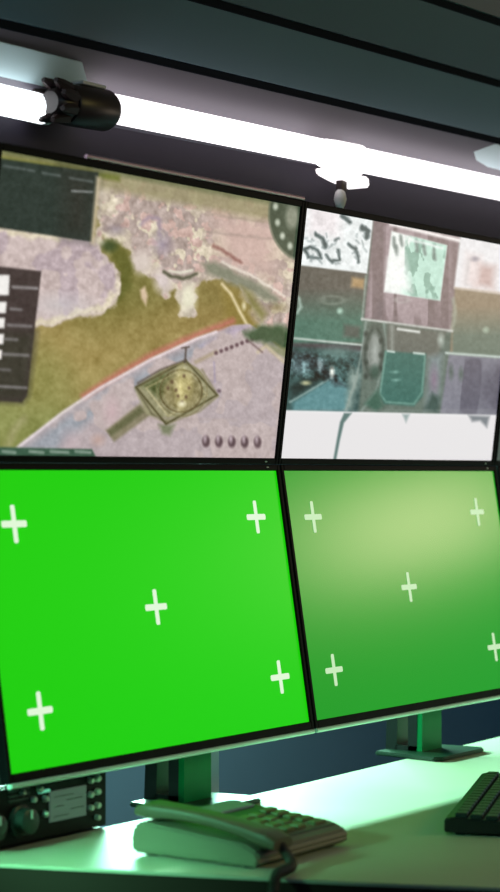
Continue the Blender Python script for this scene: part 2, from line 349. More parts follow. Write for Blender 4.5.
    for a, b, y, v in ((13, 37, 287, 172), (11, 21, 309, 150), (8, 31, 325, 150), (5, 17, 339, 146), (3, 28, 354, 150), (-6, 10, 369, 130), (-6, 26, 386, 146)): P.line([(a, y), (b, y + (b - a) * .06)], (v, v - 4, v - 4), 1.3, 1.2, .8)
    # round gauge
    P.ell(303, 217, 34, 44, (82, 96, 78), 1.5, .95, ang=-.1); P.ell(303, 217, 34, 44, (120, 130, 108), 1, .5, ring=.8, ang=-.1)
    P.ell(292, 217, 6.5, 12, (146, 152, 134), 2, .9)
    for x, y in ((275.5, 206.5), (277.5, 222.5), (282.5, 236), (290, 246)): P.ell(x, y, 2.6, 3.6, (190, 198, 180), 1.2, .9)
    # toolbar and five little cups
    P.poly([(-40, 446), (92, 449), (96, 457), (92, 462), (-40, 462)], (72, 104, 84), 1, .95)
    for a, b in ((3, 15), (30, 43), (51, 68), (76, 90)): P.line([(a, 451.5), (b, 452.5)], (158, 176, 162), 1.3, 1.2, .8)
    for k in range(5):
        x = 206 + 12.9 * k; y = 441.5 + .2 * k; P.ell(x, y, 4, 6, (108, 88, 92), 1, .85); P.ell(x - 1, y - 3, 1.8, 4, (186, 168, 174), 1, .8)
    P.c = (P.c - 150) * 1.16 + 144; P.grain(9, 2.2, 120); P.grain(8, 5, 123)

def paint_cells(P):
    X, Y = P.X, P.Y
    P.c[:] = (104, 120, 110)
    P.grain(8, 10, 5)
    # lower left street cell
    P.poly([(270, 336), (364, 345), (358, 414), (270, 414)], (66, 96, 94), 2); P.poly([(286, 339), (362, 345), (362, 352), (286, 346)], (84, 80, 84), 2, .9)
    P.ell(300, 364, 14, 10, (120, 150, 154), 4, .8); P.poly([(292, 402), (336, 374), (352, 392), (348, 412), (292, 412)], (100, 148, 152), 2.5, .85); P.line([(290, 402), (334, 376)], (160, 184, 178), .9, 1.2, .8)
    P.poly([(290, 386), (318, 372), (326, 378), (292, 398)], (46, 64, 62), 3, .9); P.poly([(286, 352), (312, 352), (330, 366), (344, 384), (336, 386), (312, 368)], (54, 68, 72), 3, .8, wob=4, seed=4)
    P.ell(332, 372, 2.4, 5, (222, 226, 216), 1.5, .9); P.ell(306, 383, 5, 2.4, (188, 190, 150), 1.2, .8); P.ell(320, 365, 3, 5, (168, 190, 192), 2, .7)
    P.grain(70, 4, 15, .5 - P.sd([(286, 350), (360, 352), (356, 386), (290, 378)]) / 8, (.8, 1, 1)); P.ell(338, 352, 16, 6, (108, 138, 132), 4, .7)
    P.poly([(350, 366), (364, 372), (352, 410), (344, 410)], (140, 160, 152), 3, .7, wob=4, seed=8)
    # upper left cells
    P.poly([(280, 262), (367, 272), (361, 345), (280, 337)], (104, 102, 94), 1.2); P.blend(np.clip((Y - 288) / 34, 0, 1) * np.clip((366 - X) / 5, 0, 1) * np.clip((345 - Y) / 4, 0, 1), (84, 126, 110))
    P.poly([(352, 277), (365, 279), (364, 289), (351, 287)], (178, 150, 108), 2, .9); P.ell(340, 311, 3, 3, (170, 204, 186), 1.5, .9); P.poly([(344, 324), (361, 326), (360, 339), (343, 337)], (96, 104, 96), 2, .8)
    P.line([(299, 298), (301, 306), (297, 312)], (166, 190, 178), 1.8, 1.5, .8, 2); P.ell(332, 300, 11, 4, (140, 150, 138), 1, .5, ring=1); P.line([(282, 337), (362, 345)], (190, 202, 194), 1.1, 1, .9)
    P.poly([(290, 200), (374, 216), (367, 273.5), (290, 264)], (224, 230, 230), 1); P.poly([(306, 200), (345, 210), (340, 240), (304, 236)], (228, 222, 224), 5, .7)
    for pts, w_ in (([(316, 234), (322, 238), (326, 246)], 2.2), ([(305, 250), (311, 247), (318, 250), (320, 258), (308, 256), (306, 251)], 1.8), ([(342, 216), (350, 222)], 2.4), ([(362, 228), (368, 232), (366, 238)], 2.6),
                   ([(348, 244), (356, 250), (358, 262)], 1.8), ([(338, 250), (340, 260), (333, 260)], 1.6), ([(325, 254), (332, 262)], 1.5), ([(334, 240), (338, 238)], 1.2)):
        P.line(pts, (88, 106, 108), w_, 1.2, .9, 2, 9)
    for k in range(26):
        r_ = np.random.RandomState(200 + k); x, y = 306 + r_.rand() * 60, 228 + r_.rand() * 36
        P.line([(x, y), (x + r_.rand() * 6 - 3, y + r_.rand() * 7 - 2)], (120, 136, 138), .8, 1.2, .6, 1.5, 9 + k)
    P.grain(20, 4, 25, .5 - P.sd([(302, 215), (372, 222), (366, 270), (300, 262)]) / 6)
    # centre: mauve panel with a bright inset picture
    P.poly([(374, 214), (460, 236), (453, 332), (364, 319)], (132, 118, 120), 1.4); P.blend((.5 - P.sd([(376, 214), (460, 236), (453, 332), (366, 319)]) / 3) * np.clip(vnoise(X, Y * 0 + 3, 5, 44) * 1.6 - .6, 0, 1), (166, 150, 154))
    P.line([(366, 276), (362, 320)], (150, 166, 156), 1, 1, .8); P.line([(391, 224), (470, 243)], (236, 232, 230), 1.8, 1.4, .95)
    P.poly([(391.5, 231), (447, 245.5), (440, 300.5), (384, 292)], (230, 236, 232), 1.1); ins = .5 - P.sd([(391.5, 231), (447, 245.5), (440, 300.5), (384, 292)]) / 2
    P.blend(ins * np.clip((X - 405 + (Y - 260) * .2) / 10, 0, 1) * .9, (184, 222, 206)); P.blend(ins * np.clip((X - 404) / 8, 0, 1) * np.clip(fbm(X, Y * .6, 7, 49) * 5, 0, 1) * .8, (140, 180, 164))
    for x, y in ((394, 242), (401, 240), (416, 246), (424, 249), (434, 254), (396, 250)): P.line([(x, y - 4), (x + 1, y + 5)], (110, 126, 122), 1.6, 1.4, .75, 1, 6)
    P.poly([(388, 258), (404, 252), (412, 292), (386, 290)], (234, 238, 236), 4, .8); P.line([(404, 238), (442, 248)], (232, 238, 236), 1.4, 1.2, .7, 1)
    P.poly([(377, 300), (385, 301), (383, 320), (374, 318)], (124, 112, 116), 2, .6); P.ell(402, 300, 6, 2.5, (176, 170, 168), 1, .6, ring=.9); P.grain(8, 4, 33)
    # right cells
    P.poly([(461, 232), (530, 250), (530, 300), (454, 288)], (224, 224, 226), 1.4); P.poly([(478, 262), (496, 266), (494, 290), (474, 286)], (196, 172, 168), 4, .8); P.line([(469, 260), (466, 284)], (172, 180, 182), 1.5, 2, .6)
    P.poly([(466, 252), (482, 256), (478, 290), (462, 286)], (222, 206, 204), 4, .5); P.ell(475, 259, 4, 2.5, (160, 156, 166), 1.5, .8)
    P.poly([(455, 288), (530, 298), (530, 360), (450, 352)], (150, 136, 114), 1.4); P.blend(np.clip((Y - 306) / 30, 0, 1) * np.clip((X - 451) / 3, 0, 1), (116, 130, 116)); P.line([(455, 288), (500, 293)], (198, 184, 170), 1.2, 1, .8)
    P.ell(486, 330, 3.2, 3, (168, 184, 164), 1.5, .8); P.line([(453, 300), (455, 312), (452, 330)], (170, 176, 160), 2, 1.6, .6, 2)
    P.line([(362, 319), (452, 331)], (196, 200, 194), 1.1, 1, .95)
    P.poly([(449, 354), (530, 360), (530, 420), (440, 414)], (134, 134, 146), 1.5); P.blend((.5 - P.sd([(449, 356), (530, 362), (530, 420), (440, 414)]) / 3) * np.clip(vnoise(X + Y * .1, Y * 0 + 9, 8, 45) * 2 - .7, 0, 1), (108, 106, 120))
    P.line([(446, 353), (500, 357)], (190, 204, 196), 1.2, 1, .95); P.ell(451, 372, 2.4, 7, (92, 108, 100), 1.5, .7); P.ell(461, 374, 2.4, 6, (92, 108, 100), 1.5, .7)
    # middle column under the panel: wheel and teal tub
    P.poly([(388, 324), (446, 332), (438, 358), (384, 354)], (112, 116, 108), 2, .9); P.line([(398, 329), (419, 332)], (214, 218, 212), 1.3, 1, .9)
    P.line([(366, 322), (362, 350), (356, 380), (346, 410)], (150, 166, 158), 1.2, 1.2, .7); P.line([(384, 324), (386, 350), (376, 392), (362, 410)], (140, 158, 150), 1.2, 1.2, .7)
    P.ell(374, 352, 12, 27, (132, 140, 134), 1.5, .9, ang=.08); P.ell(374, 352, 9, 23, (78, 92, 84), 1.5, .9, ring=1.8, ang=.08); P.ell(375, 352, 3, 16, (176, 184, 178), 2, .7)
    for k in range(7): P.ell(366 + (k % 2) * 15, 334 + k * 7, 2.2, 3, (66, 78, 72), 1.2, .8)
    P.ell(375, 372, 5, 7, (72, 100, 88), 2, .8); P.line([(392, 326), (392, 352)], (150, 156, 148), 2, 1.5, .7)
    P.poly([(385, 351), (426, 354), (423, 396), (414, 406), (384, 404), (379, 396)], (70, 120, 110), 1.5, .95); P.line([(386, 352), (380, 394), (386, 402), (414, 404), (422, 392), (425, 356)], (124, 168, 154), 1, 1, .7)
    P.line([(388, 351), (394, 352)], (206, 222, 214), 1, 1, .9); P.line([(414, 353), (424, 354)], (206, 222, 214), 1, 1, .9); P.ell(395, 372, 4, 1.5, (130, 176, 164), 1, .7); P.ell(396, 380, 4, 1.5, (130, 176, 164), 1, .7)
    P.poly([(428, 356), (444, 352), (440, 404), (424, 412)], (132, 146, 148), 3, .7); P.ell(434, 380, 4, 12, (142, 118, 140), 3, .7); P.ell(441, 340, 3, 6, (190, 204, 194), 2, .7)
    P.poly([(424, 410), (432, 392), (440, 398), (438, 414)], (72, 96, 90), 2, .8); P.poly([(364, 404), (378, 388), (384, 406), (376, 412)], (74, 112, 96), 2, .8)
    P.grain(10, 3, 55)
    # bright bottom sheet
    ed = 410.5 + (X - 283) * .022; P.blend(np.clip((Y - ed) / 1.6 + .5, 0, 1), (232, 229, 230)); P.line([(283, 411), (497, 416)], (244, 244, 244), .8, 1, .6)
    P.poly([(344, 413), (352, 413), (344, 423), (340, 440), (336, 461), (333, 461), (337, 438), (340, 422)], (92, 122, 118), 1, .9); P.poly([(402, 414), (410, 414), (406, 423)], (150, 170, 168), 1.2, .8)
    P.poly([(468, 415), (490, 416), (487, 428), (480, 421), (472, 422)], (124, 130, 136), 1.4, .8); m_ = (Y < 409)[..., None]; P.c = np.where(m_, (P.c - 140) * 1.16 + 134, P.c)

HOM = {'map': [362.8645, -28.9687, 0.7383, 100.2808, 308.1486, 150.4861, 0.2117, 0.0083],
       'cells': [298.2892, -23.8135, 305.6418, 82.4349, 253.3105, 208.0048, 0.174, 0.0068]}
SW, SH = 0.70, 0.394
def picture_screen(kind, parent, nx=420, nz=236):
    us = np.linspace(0, 1, nx); vs = np.linspace(0, 1, nz); U, V = np.meshgrid(us, vs)
    h = HOM[kind]; D = h[6] * U + h[7] * V + 1                   # HOM maps screen uv to the image pixels in which the artwork is drawn
    P = Paint((h[0] * U + h[1] * V + h[2]) / D, (h[3] * U + h[4] * V + h[5]) / D, (150, 145, 95))
    (paint_map if kind == 'map' else paint_cells)(P)
    P.c = P.c * .85 + P.c.mean(-1, keepdims=True) * .15           # muted panel colours
    col = lin(np.clip(P.c, 0, 255)).reshape(-1, 3)
    verts = np.stack([(U.ravel() - .5) * SW, np.zeros(U.size), (1 - V.ravel()) * SH], 1)
    i = np.arange(nx * nz).reshape(nz, nx); f = np.stack([i[:-1, :-1], i[1:, :-1], i[1:, 1:], i[:-1, 1:]], -1).reshape(-1, 4)
    me = bpy.data.meshes.new('screen'); me.from_pydata(verts.tolist(), [], f.tolist())
    at = me.attributes.new('picture', 'FLOAT_COLOR', 'POINT')
    at.data.foreach_set('color', np.concatenate([col, np.ones((len(col), 1))], 1).astype(np.float32).ravel())
    me.materials.append(M['picture'])
    o = bpy.data.objects.new('screen', me); C.objects.link(o); o.parent = parent
    return o

# ------------------------------------------------------------------ monitors
GX, GZ = 0.01583, 0.01999
AL, BE = 0.12345, 0.15814
def plus(bm, x, z, s=0.0255, t=0.0045, mi=1):
    r = 0.0028
    for (a, b) in ((s, t), (t, s)):
        pts = []
        for sx, sz in ((1, 1), (-1, 1), (-1, -1), (1, -1)):
            cx, cz = sx * (a - r), sz * (b - r); a0 = {(1, 1): 0, (-1, 1): 1, (-1, -1): 2, (1, -1): 3}[(sx, sz)] * math.pi / 2
            for k in range(4): q = a0 + k * math.pi / 6; pts.append((cx + r * math.cos(q), cz + r * math.sin(q)))
        yy = -0.0003 if a > b else -0.0005
        f = bm.faces.new([bm.verts.new((x + p, yy, z + q)) for p, q in pts]); f.material_index = mi
def monitor(cx, upper, screen, label, marks=(), edge=None, shift=0.0, stand=False, group=None):
    """origin at the bottom centre of the lit area, local z up the screen, local y backwards"""
    if upper: v = GZ / 2; loc = (cx, -math.sin(AL) * v, FZ + math.cos(AL) * v); rx = AL
    else: v = GZ / 2 + SH; loc = (cx + shift, -math.sin(BE) * v, FZ - math.cos(BE) * v); rx = -BE
    t = thing('monitor', label, 'monitor', loc, (rx, 0, 0), group)
    hw = SW / 2; tb = 0.0105 if upper else GZ / 2 - .0004; bb = GZ / 2 - .0004 if upper else 0.0125; sb = GX / 2 - .0004
    if screen in HOM: picture_screen(screen, t)
    else:
        bm = bmesh.new(); f = bm.faces.new([bm.verts.new(p) for p in ((-hw, 0, 0), (hw, 0, 0), (hw, 0, SH), (-hw, 0, SH))])
        for u, w_ in marks: plus(bm, u - cx - shift, GZ / 2 + SH - w_)
        obj('screen', bm, [M[screen], M['mark'] if screen == 'green' else M['mark_dim']], t)
    bm = bmesh.new()                                              # bezel: four bars around the glass
    box(bm, -hw - sb, -hw, -.0035, .012, -bb, SH + tb, .0015); box(bm, hw, hw + sb, -.0035, .012, -bb, SH + tb, .0015)
    box(bm, -hw, hw, -.0035, .012, SH, SH + tb, .0015); box(bm, -hw, hw, -.0035, .012, -bb, 0, .0015)
    obj('bezel', bm, M['bezel'], t)
    bm = bmesh.new(); box(bm, -hw - sb, hw + sb, .012, .030, -bb, SH + tb, .003)
    box(bm, -.22, .22, .029, .062, .07, SH - .07, .012, 3)
    for k in range(9): box(bm, -.15, .15, .0615, .0635, .12 + k * .018, .126 + k * .018)
    obj('back_shell', bm, M['shell'], t)
    if edge == 'bottom':
        bm = bmesh.new(); tube(bm, [(-hw - sb + .002, -.0015, -bb - .0028), (hw + sb - .002, -.0015, -bb - .0028)], .0036, 12)
        tag(obj('edge_strip', bm, M['silver'], t, True), 'pale mint lower edge strip')
    if edge == 'top':
        bm = bmesh.new(); tube(bm, [(-hw + .17, -.001, SH + tb + .0034), (hw + sb - .002, -.001, SH + tb + .0034)], .0030, 10)
        tag(obj('edge_strip', bm, M['pinktrim'], t, True), 'thin pink upper edge strip')
    bm = bmesh.new(); box(bm, hw - .03, hw - .0245, -.0040, -.0033, (SH + tb * .4) if not upper else -bb * .65, (SH + tb * .6) if not upper else -bb * .45)
    obj('status_light', bm, M['knob'], t)
    return t
UX = GX / 2 + SW / 2
LLm = [(-.6387, .0818), (-.0755, .0821), (-.3552, .2068), (-.6314, .3294), (-.0674, .3295)]
LRm = [(.0848, .0848), (.6305, .0849), (.3539, .2096), (.0862, .3305), (.6243, .3302)]
mon_a = monitor(-UX, True, 'map', 'black monitor showing an aerial map with a round landing pad and dark menu panels', edge='top')
mon_b = monitor(UX, True, 'cells', 'black monitor showing a collage of camera pictures above a white strip')
mon_c = monitor(-UX, False, 'green', 'vivid bright green screen monitor with five white plus marks above the radio', LLm, 'bottom', .004)
mon_d = monitor(UX, False, 'green2', 'duller green screen monitor with a pale glare patch, five white plus marks', LRm, 'bottom', .007)
mon_e = monitor(3 * UX + .001, True, 'greyscr', 'grey screened monitor cut off by the right edge, upper row')
mon_f = monitor(3 * UX + .008, False, 'brownscr', 'dull brown screened monitor cut off by the right edge, lower row', (), 'bottom', .007)

# stands of the lower monitors: a slotted neck on a foot plate, children of their monitor
DZ = FZ - 0.50                                                    # desk top height
bpy.context.view_layer.update()
def stand_for(mon, x):
    inv = mon.matrix_world.inverted()
    def child(name, bm, m, par):
        bm.transform(inv if par is mon else inv); o = obj(name, bm, m, par); return o
    y0, y1, zt = -0.030, 0.045, FZ - 0.20
    w_ = 0.034
    bm = bmesh.new()                                              # green front cover of the neck
    prism(bm, [(x - w_, DZ + .006), (x + w_, DZ + .006), (x + w_ * .92, zt), (x - w_ * .92, zt)], 'y', y0 + .002, y0 + .012)
    child('stand_cover', bm, M['greenstand'], mon)['label'] = 'dark green neck cover'
    bm = bmesh.new()
    box(bm, x - w_, x - w_ + .014, y0 + .012, y0 + .030, DZ + .006, zt)
    prism(bm, [(y1 - .022, DZ + .006), (y1, DZ + .006), (y1 - .012, zt), (y1 - .034, zt)], 'x', x - w_, x + w_)
    box(bm, x - w_, x + w_, y0 + .012, y1 - .02, zt - .05, zt)
    box(bm, x - w_, x + w_, y0 + .012, y1 - .02, DZ + .006, DZ + .016)
    child('stand_neck', bm, M['blackstand'], mon)
    bm = bmesh.new()
    prism(bm, [(x - .085, -.080), (x - .07, -.092), (x + .07, -.092), (x + .085, -.080), (x + .07, .045), (x - .07, .045)], 'z', DZ + .0002, DZ + .0075)
    bmesh.ops.bevel(bm, geom=bm.edges[:], offset=.002, segments=2, affect='EDGES')
    child('stand_base', bm, M['greenbase'], mon)
stand_for(mon_c, -0.248); stand_for(mon_d, 0.44); stand_for(mon_f, 1.15)

# rack that carries the upper row: posts from the floor, rails across
rk = thing('monitor_rack', 'grey steel rack post standing behind the desk between the two green monitors', 'rack', (0, .13, 0))
for x in (-.95, -.012, 1.46):
    o = obj('post', bx(x - .012, x + .012, -.02, .004, 0, FZ + .27, bev=.002), M['post'], rk)
    obj('foot', bx(x - .04, x + .04, -.08, .10, 0.0, .012, bev=.002), M['post'], rk)
for z in (.13, .24):
    obj('rail', bx(-.95, 1.46, -.045, -.02, FZ + z - .012, FZ + z + .012, bev=.002), M['post'], rk)

# ------------------------------------------------------------------ desk
dk = thing('control_desk', 'white topped control desk with dark edges under the monitors', 'desk', (0, -.4, 0))
def dpoly(y_): return [(-.789, -.038), (-.765, -.10), (-.685, -.320), (-.615, -.52), (-.546, -.684), (-.50, -.90), (2.6, -.90), (2.6, .02), (.9, -.004), (0, -.036)]
def shifty(pl): return [(x, y + .4) for x, y in pl]
bm = bmesh.new(); prism(bm, shifty(dpoly(0)), 'z', DZ - .004, DZ); obj('desktop', bm, M['desk'], dk)
bm = bmesh.new(); prism(bm, shifty([(x + (.0015 if x < 0 else 0), y) for x, y in dpoly(0)]), 'z', DZ - .036, DZ - .004)
obj('desktop_core', bm, M['deskedge'], dk)
bm = bmesh.new(); prism(bm, shifty([(-.765, -.06), (-.63, -.42), (-.52, -.80), (-.48, -.80), (-.59, -.42), (-.72, -.06)]), 'z', 0, DZ - .036); obj('end_panel', bm, M['desksub'], dk)
obj('end_panel', bx(2.5, 2.54, -.4, .34, 0, DZ - .036), M['desksub'], dk)
obj('modesty_panel', bx(-.6, 2.5, .27, .29, .15, DZ - .036), M['desksub'], dk)

cb = thing('equipment_cabinet', 'charcoal equipment cabinet behind the left end of the desk', 'cabinet', (-.66, .18, 0))
obj('body', bx(-.19, .19, -.210, .15, .05, DZ - .001, bev=.003), M['cabinet'], cb)
obj('plinth', bx(-.17, .17, -.15, .13, 0, .05), M['desksub'], cb)
obj('door', bx(.19, .198, -.15, .13, .08, DZ - .03, bev=.002), M['cabinet'], cb)

sb_ = thing('storage_case', 'pale blue grey storage case on the floor behind the desk', 'case', (.26, .62, 0))
obj('body', bx(-.28, .28, -.22, .22, 0, .505, bev=.012), M['case'], sb_)
obj('lid', bx(-.285, .285, -.225, .225, .507, .535, bev=.006), M['case'], sb_)
obj('latch', bx(-.30, -.285, -.03, .03, .46, .51, bev=.002), M['chrome'], sb_)

# ------------------------------------------------------------------ work lamp fixture behind the monitors
wl = thing('rear_work_lamp', 'slim batten lamp on the rear wall behind the lower monitors', 'lamp', (.95, 1.655, FZ + .10))
bm = bmesh.new(); prism(bm, [(-.02, .045), (.040, .045), (.040, -.05), (-.02, -.05), (-.02, -.044), (.02, -.03), (.02, .03), (-.07, .035), (-.07, .042)], 'x', -1.37, 1.37)
obj('housing', bm, M['shell'], wl)
for x in (-1.38, 1.37): obj('end_plate', bx(x, x + .01, -.07, .040, -.05, .045), M['shell'], wl)

# ------------------------------------------------------------------ ceiling side tube lamps
def tube_lamp(name, a, b, r, m, label, clips=()):
    a = Vector(a); b = Vector(b); t = thing(name, label, 'lamp', a)
    v = b - a; bm = bmesh.new(); tube(bm, [(0, 0, 0), v], r, 20); obj('glass_tube', bm, m, t, True)
    u = v.normalized()
    for p in (Vector((0, 0, 0)), v):
        bm = bmesh.new(); tube(bm, [p - u * .006, p + u * .004], r * 1.01, 20); obj('end_cap', bm, M['whiteplastic'], t, True)
    for k in clips:
        p = v * k; bm = bmesh.new(); box(bm, p.x - .006, p.x + .006, p.y, p.y + .07, p.z - .004, p.z + .004); obj('wall_clip', bm, M['hood_low'], t)
    return t
TA = Vector((-.330, .1, FZ + .5290)); TB = Vector((2.10, .1, FZ + .5600))
tube_lamp('tube_lamp', TA, TB, .0220, M['tube'], 'long bright white tube lamp running right from the black socket', (.1, .35, .7))
tube_lamp('tube_lamp', (-1.10, .124, FZ + .515), (-.415, .124, FZ + .512), .0215, M['tube_cool'], 'short lower piece of bright tube lamp at left edge, left of the black socket', (.5, .9))

# black socket: ribbed cylinder with a toothed collar on its left end
sk = thing('tube_socket', 'black toothed tube socket clamped round the left end of the long lamp', 'socket', (-.372, .096, FZ + .520))
bm = bmesh.new(); d = Vector((1, 0, .045)).normalized()
hollow(bm, [d * -.030, d * -.026, d * .058, d * .066], [.028, .030, .031, .027], .0232); obj('sleeve', bm, M['socket'], sk, True)
bm = bmesh.new(); tube(bm, [d * -.066, d * -.062, d * -.034, d * -.030], .03, 24, radii=[.016, .020, .026, .024])
obj('collar', bm, M['socket'], sk, True)
for k in range(8):
    a = 2 * math.pi * k / 8 + .5; bm = bmesh.new()
    c_, s_ = math.cos(a), math.sin(a)
    tube(bm, [(-.034, c_ * .022, s_ * .022), (-.056, c_ * .026, s_ * .026), (-.070, c_ * .031, s_ * .031)], .006, 6, radii=[.0095, .0085, .004])
    obj('tooth', bm, M['socket'], sk, True)
bm = bmesh.new(); box(bm, -.02, .06, .02, .062, -.008, .008, .002); obj('wall_bracket', bm, M['socket'], sk)
bm = bmesh.new(); box(bm, -.005, .05, -.012, .012, .0315, .037, .002); tag(obj('clip_plate', bm, M['whiteplastic'], sk), 'pale clip on top of the sleeve')

# white hanger clamp with a hook under it
glow_l = thing('glow_plate', 'pale teal plate added as the glow above the short left tube lamp', 'glow', (-.7, .12, FZ + .562))
def add_glow_plate(par, x0, x1, x2, x3, sgn=1):
    # a thin pale plate standing in for tube glow on the mauve panel, its free end cut to a taper
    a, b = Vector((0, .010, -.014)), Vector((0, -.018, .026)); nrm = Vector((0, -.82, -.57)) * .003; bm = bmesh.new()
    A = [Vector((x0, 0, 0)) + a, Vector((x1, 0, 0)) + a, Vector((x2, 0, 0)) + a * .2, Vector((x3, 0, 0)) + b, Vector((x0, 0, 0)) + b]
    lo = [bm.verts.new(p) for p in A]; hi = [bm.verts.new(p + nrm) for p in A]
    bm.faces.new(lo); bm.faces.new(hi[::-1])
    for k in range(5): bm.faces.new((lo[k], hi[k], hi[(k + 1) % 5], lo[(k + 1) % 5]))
    bmesh.ops.recalc_face_normals(bm, faces=bm.faces); return obj('plate', bm, M['glow'], par)
add_glow_plate(glow_l, -.6, .30, .38, .34)
glow_r = thing('glow_plate', 'pale teal plate added as the glow above the long tube lamp at the right edge', 'glow', (1.5, .112, FZ + .604))
add_glow_plate(glow_r, .7, -.58, -.68, -.60)
hg = thing('lamp_clamp', 'white clamp around the long tube lamp with a small hook below', 'clamp', (.350, .1, FZ + .5363))
bm = bmesh.new(); d = Vector((1, 0, .0135)).normalized()
hollow(bm, [d * -.052, d * -.030, d * .052, d * .060], [.0248, .0262, .0270, .0250], .0236)
tag(obj('sleeve', bm, M['clampglow'], hg, True), 'white clamp sleeve with the tube light put in as its own glow')
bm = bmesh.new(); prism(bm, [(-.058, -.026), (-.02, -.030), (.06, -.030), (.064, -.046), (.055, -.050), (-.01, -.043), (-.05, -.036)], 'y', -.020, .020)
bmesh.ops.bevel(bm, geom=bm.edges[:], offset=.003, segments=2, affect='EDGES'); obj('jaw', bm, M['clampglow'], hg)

bm = bmesh.new(); box(bm, -.012, .004, -.010, .004, -.062, -.040, .002); obj('hook_stem', bm, M['socket'], hg)
bm = bmesh.new(); lathe(bm, [(.004, -.091), (.008, -.087), (.0115, -.076), (.009, -.064), (.005, -.059)], 16, 'z', (-.010, -.004, 0)); obj('hook_ball', bm, M['whiteplastic'], hg, True)
bm = bmesh.new(); tube(bm, [(-.008, -.004, -.086), (.000, -.006, -.098), (.010, -.004, -.106)], .0028, 8); obj('hook_tip', bm, M['whiteplastic'], hg, True)
bm = bmesh.new(); box(bm, .0, .03, .029, .054, -.006, .006, .001); obj('wall_bracket', bm, M['hood_low'], hg)

# ------------------------------------------------------------------ radio receiver
rd = thing('radio_receiver', 'black radio receiver with grey display and pale buttons under the bright green monitor', 'radio', (-.62, -.033, DZ))
obj('case', bx(-.17, .146, 0, .13, .001, .080, bev=.004), M['radio'], rd)
obj('face_frame', bx(-.168, .144, -.006, 0, .003, .078, bev=.002), M['radio'], rd)
bm = bmesh.new(); box(bm, .022, .098, -.0085, -.005, .023, .064, .001)
dsp = obj('display', bm, M['lcd'], rd)
bm = bmesh.new()
for k, (a, b) in enumerate(((.03, .06), (.065, .092), (.03, .05), (.056, .09), (.03, .07))): box(bm, a, b, -.0089, -.0084, .029 + k * .0065, .0305 + k * .0065)
obj('readout', bm, M['lcdink'], dsp)
for x, z, r in [(.107, .0500, .0045), (.107, .0320, .0045), (.107, .0690, .0042), (.1215, .0700, .0048), (.1215, .0520, .0045), (.1215, .0335, .0045), (.1215, .0170, .004),
                (.012, .0560, .0042), (.012, .0360, .0042), (.001, .070, .0045), (-.012, .058, .004), (-.034, .070, .004)]:
    bm = bmesh.new(); lathe(bm, [(r, 0), (r, -.005), (r * .7, -.007)], 14, 'y', (x, -.006, z)); obj('button', bm, M['knob'], rd, True)
bm = bmesh.new(); box(bm, .000, .022, -.0085, -.005, .0640, .0680, .0005); obj('indicator', bm, M['mint'], rd)
for x, z, r in ((-.038, .034, .021), (-.10, .034, .021)):
    bm = bmesh.new(); lathe(bm, [(r, 0), (r, -.004), (r * .82, -.006), (r * .80, -.02), (r * .62, -.022)], 28, 'y', (x, -.006, z)); kb = obj('dial', bm, M['dimknob'], rd, True)
    bm = bmesh.new(); box(bm, x - .0015, x + .0015, -.0292, -.0275, z + .004, z + r * .72); obj('pointer', bm, M['knob'], kb)
bm = bmesh.new()
for k in range(3): box(bm, -.06, -.018, -.008, -.005, .060 + k * .006, .0625 + k * .006)
obj('grille', bm, M['dimknob'], rd)

# ------------------------------------------------------------------ desk telephone, handset side towards the end of the desk
ph = thing('desk_telephone', 'pale desk telephone with its handset lying along the near side', 'telephone', (-.515, -.292, DZ), (0, 0, math.radians(1)))
hx, hy = .107, .094
bm = bmesh.new()                                                   # wedge body: high at the back (towards the monitors)
prism(bm, [(hy, .004), (hy + .004, .016), (hy, .037), (hy - .012, .044), (-hy + .02, .030), (-hy, .022), (-hy - .004, .012), (-hy, .004)], 'x', -hx, hx)
bmesh.ops.bevel(bm, geom=bm.edges[:], offset=.003, segments=2, affect='EDGES'); obj('body', bm, M['phone'], ph, False)
for x in (-.09, .09):
    for y in (-.075, .075): bm = bmesh.new(); lathe(bm, [(.009, 0), (.009, .006)], 14, 'z', (x, y, 0)); obj('rubber_foot', bm, M['phonedark'], ph)
def topz(y): return .044 + (y - .082) * (.018 / .156)
sl = math.atan(.018 / .156)
bm = bmesh.new(); vs = box(bm, -.042, .099, -.082, .080, 0, .003, .001); bm.transform(Matrix.Translation((0, 0, topz(0))) @ Matrix.Rotation(sl, 4, 'X'))
fp = obj('face_plate', bm, M['phonedark'], ph)
bm = bmesh.new(); box(bm, -.030, .088, .038, .070, .003, .006, .001); bm.transform(Matrix.Translation((0, 0, topz(0))) @ Matrix.Rotation(sl, 4, 'X'))
obj('display', bm, M['lcd'], ph)
for i in range(3):
    for j in range(4):
        x, y = -.018 + i * .026, -.064 + j * .021; bm = bmesh.new(); box(bm, x - .010, x + .010, y - .0075, y + .0075, .003, .0085, .0015)
        bm.transform(Matrix.Translation((0, 0, topz(0))) @ Matrix.Rotation(sl, 4, 'X')); obj('key', bm, M['key'], ph)
for j in range(5):
    x, y = .078, -.066 + j * .019; bm = bmesh.new(); box(bm, x - .014, x + .014, y - .006, y + .006, .003, .0075, .0015)
    bm.transform(Matrix.Translation((0, 0, topz(0))) @ Matrix.Rotation(sl, 4, 'X')); obj('side_key', bm, M['key'], ph)
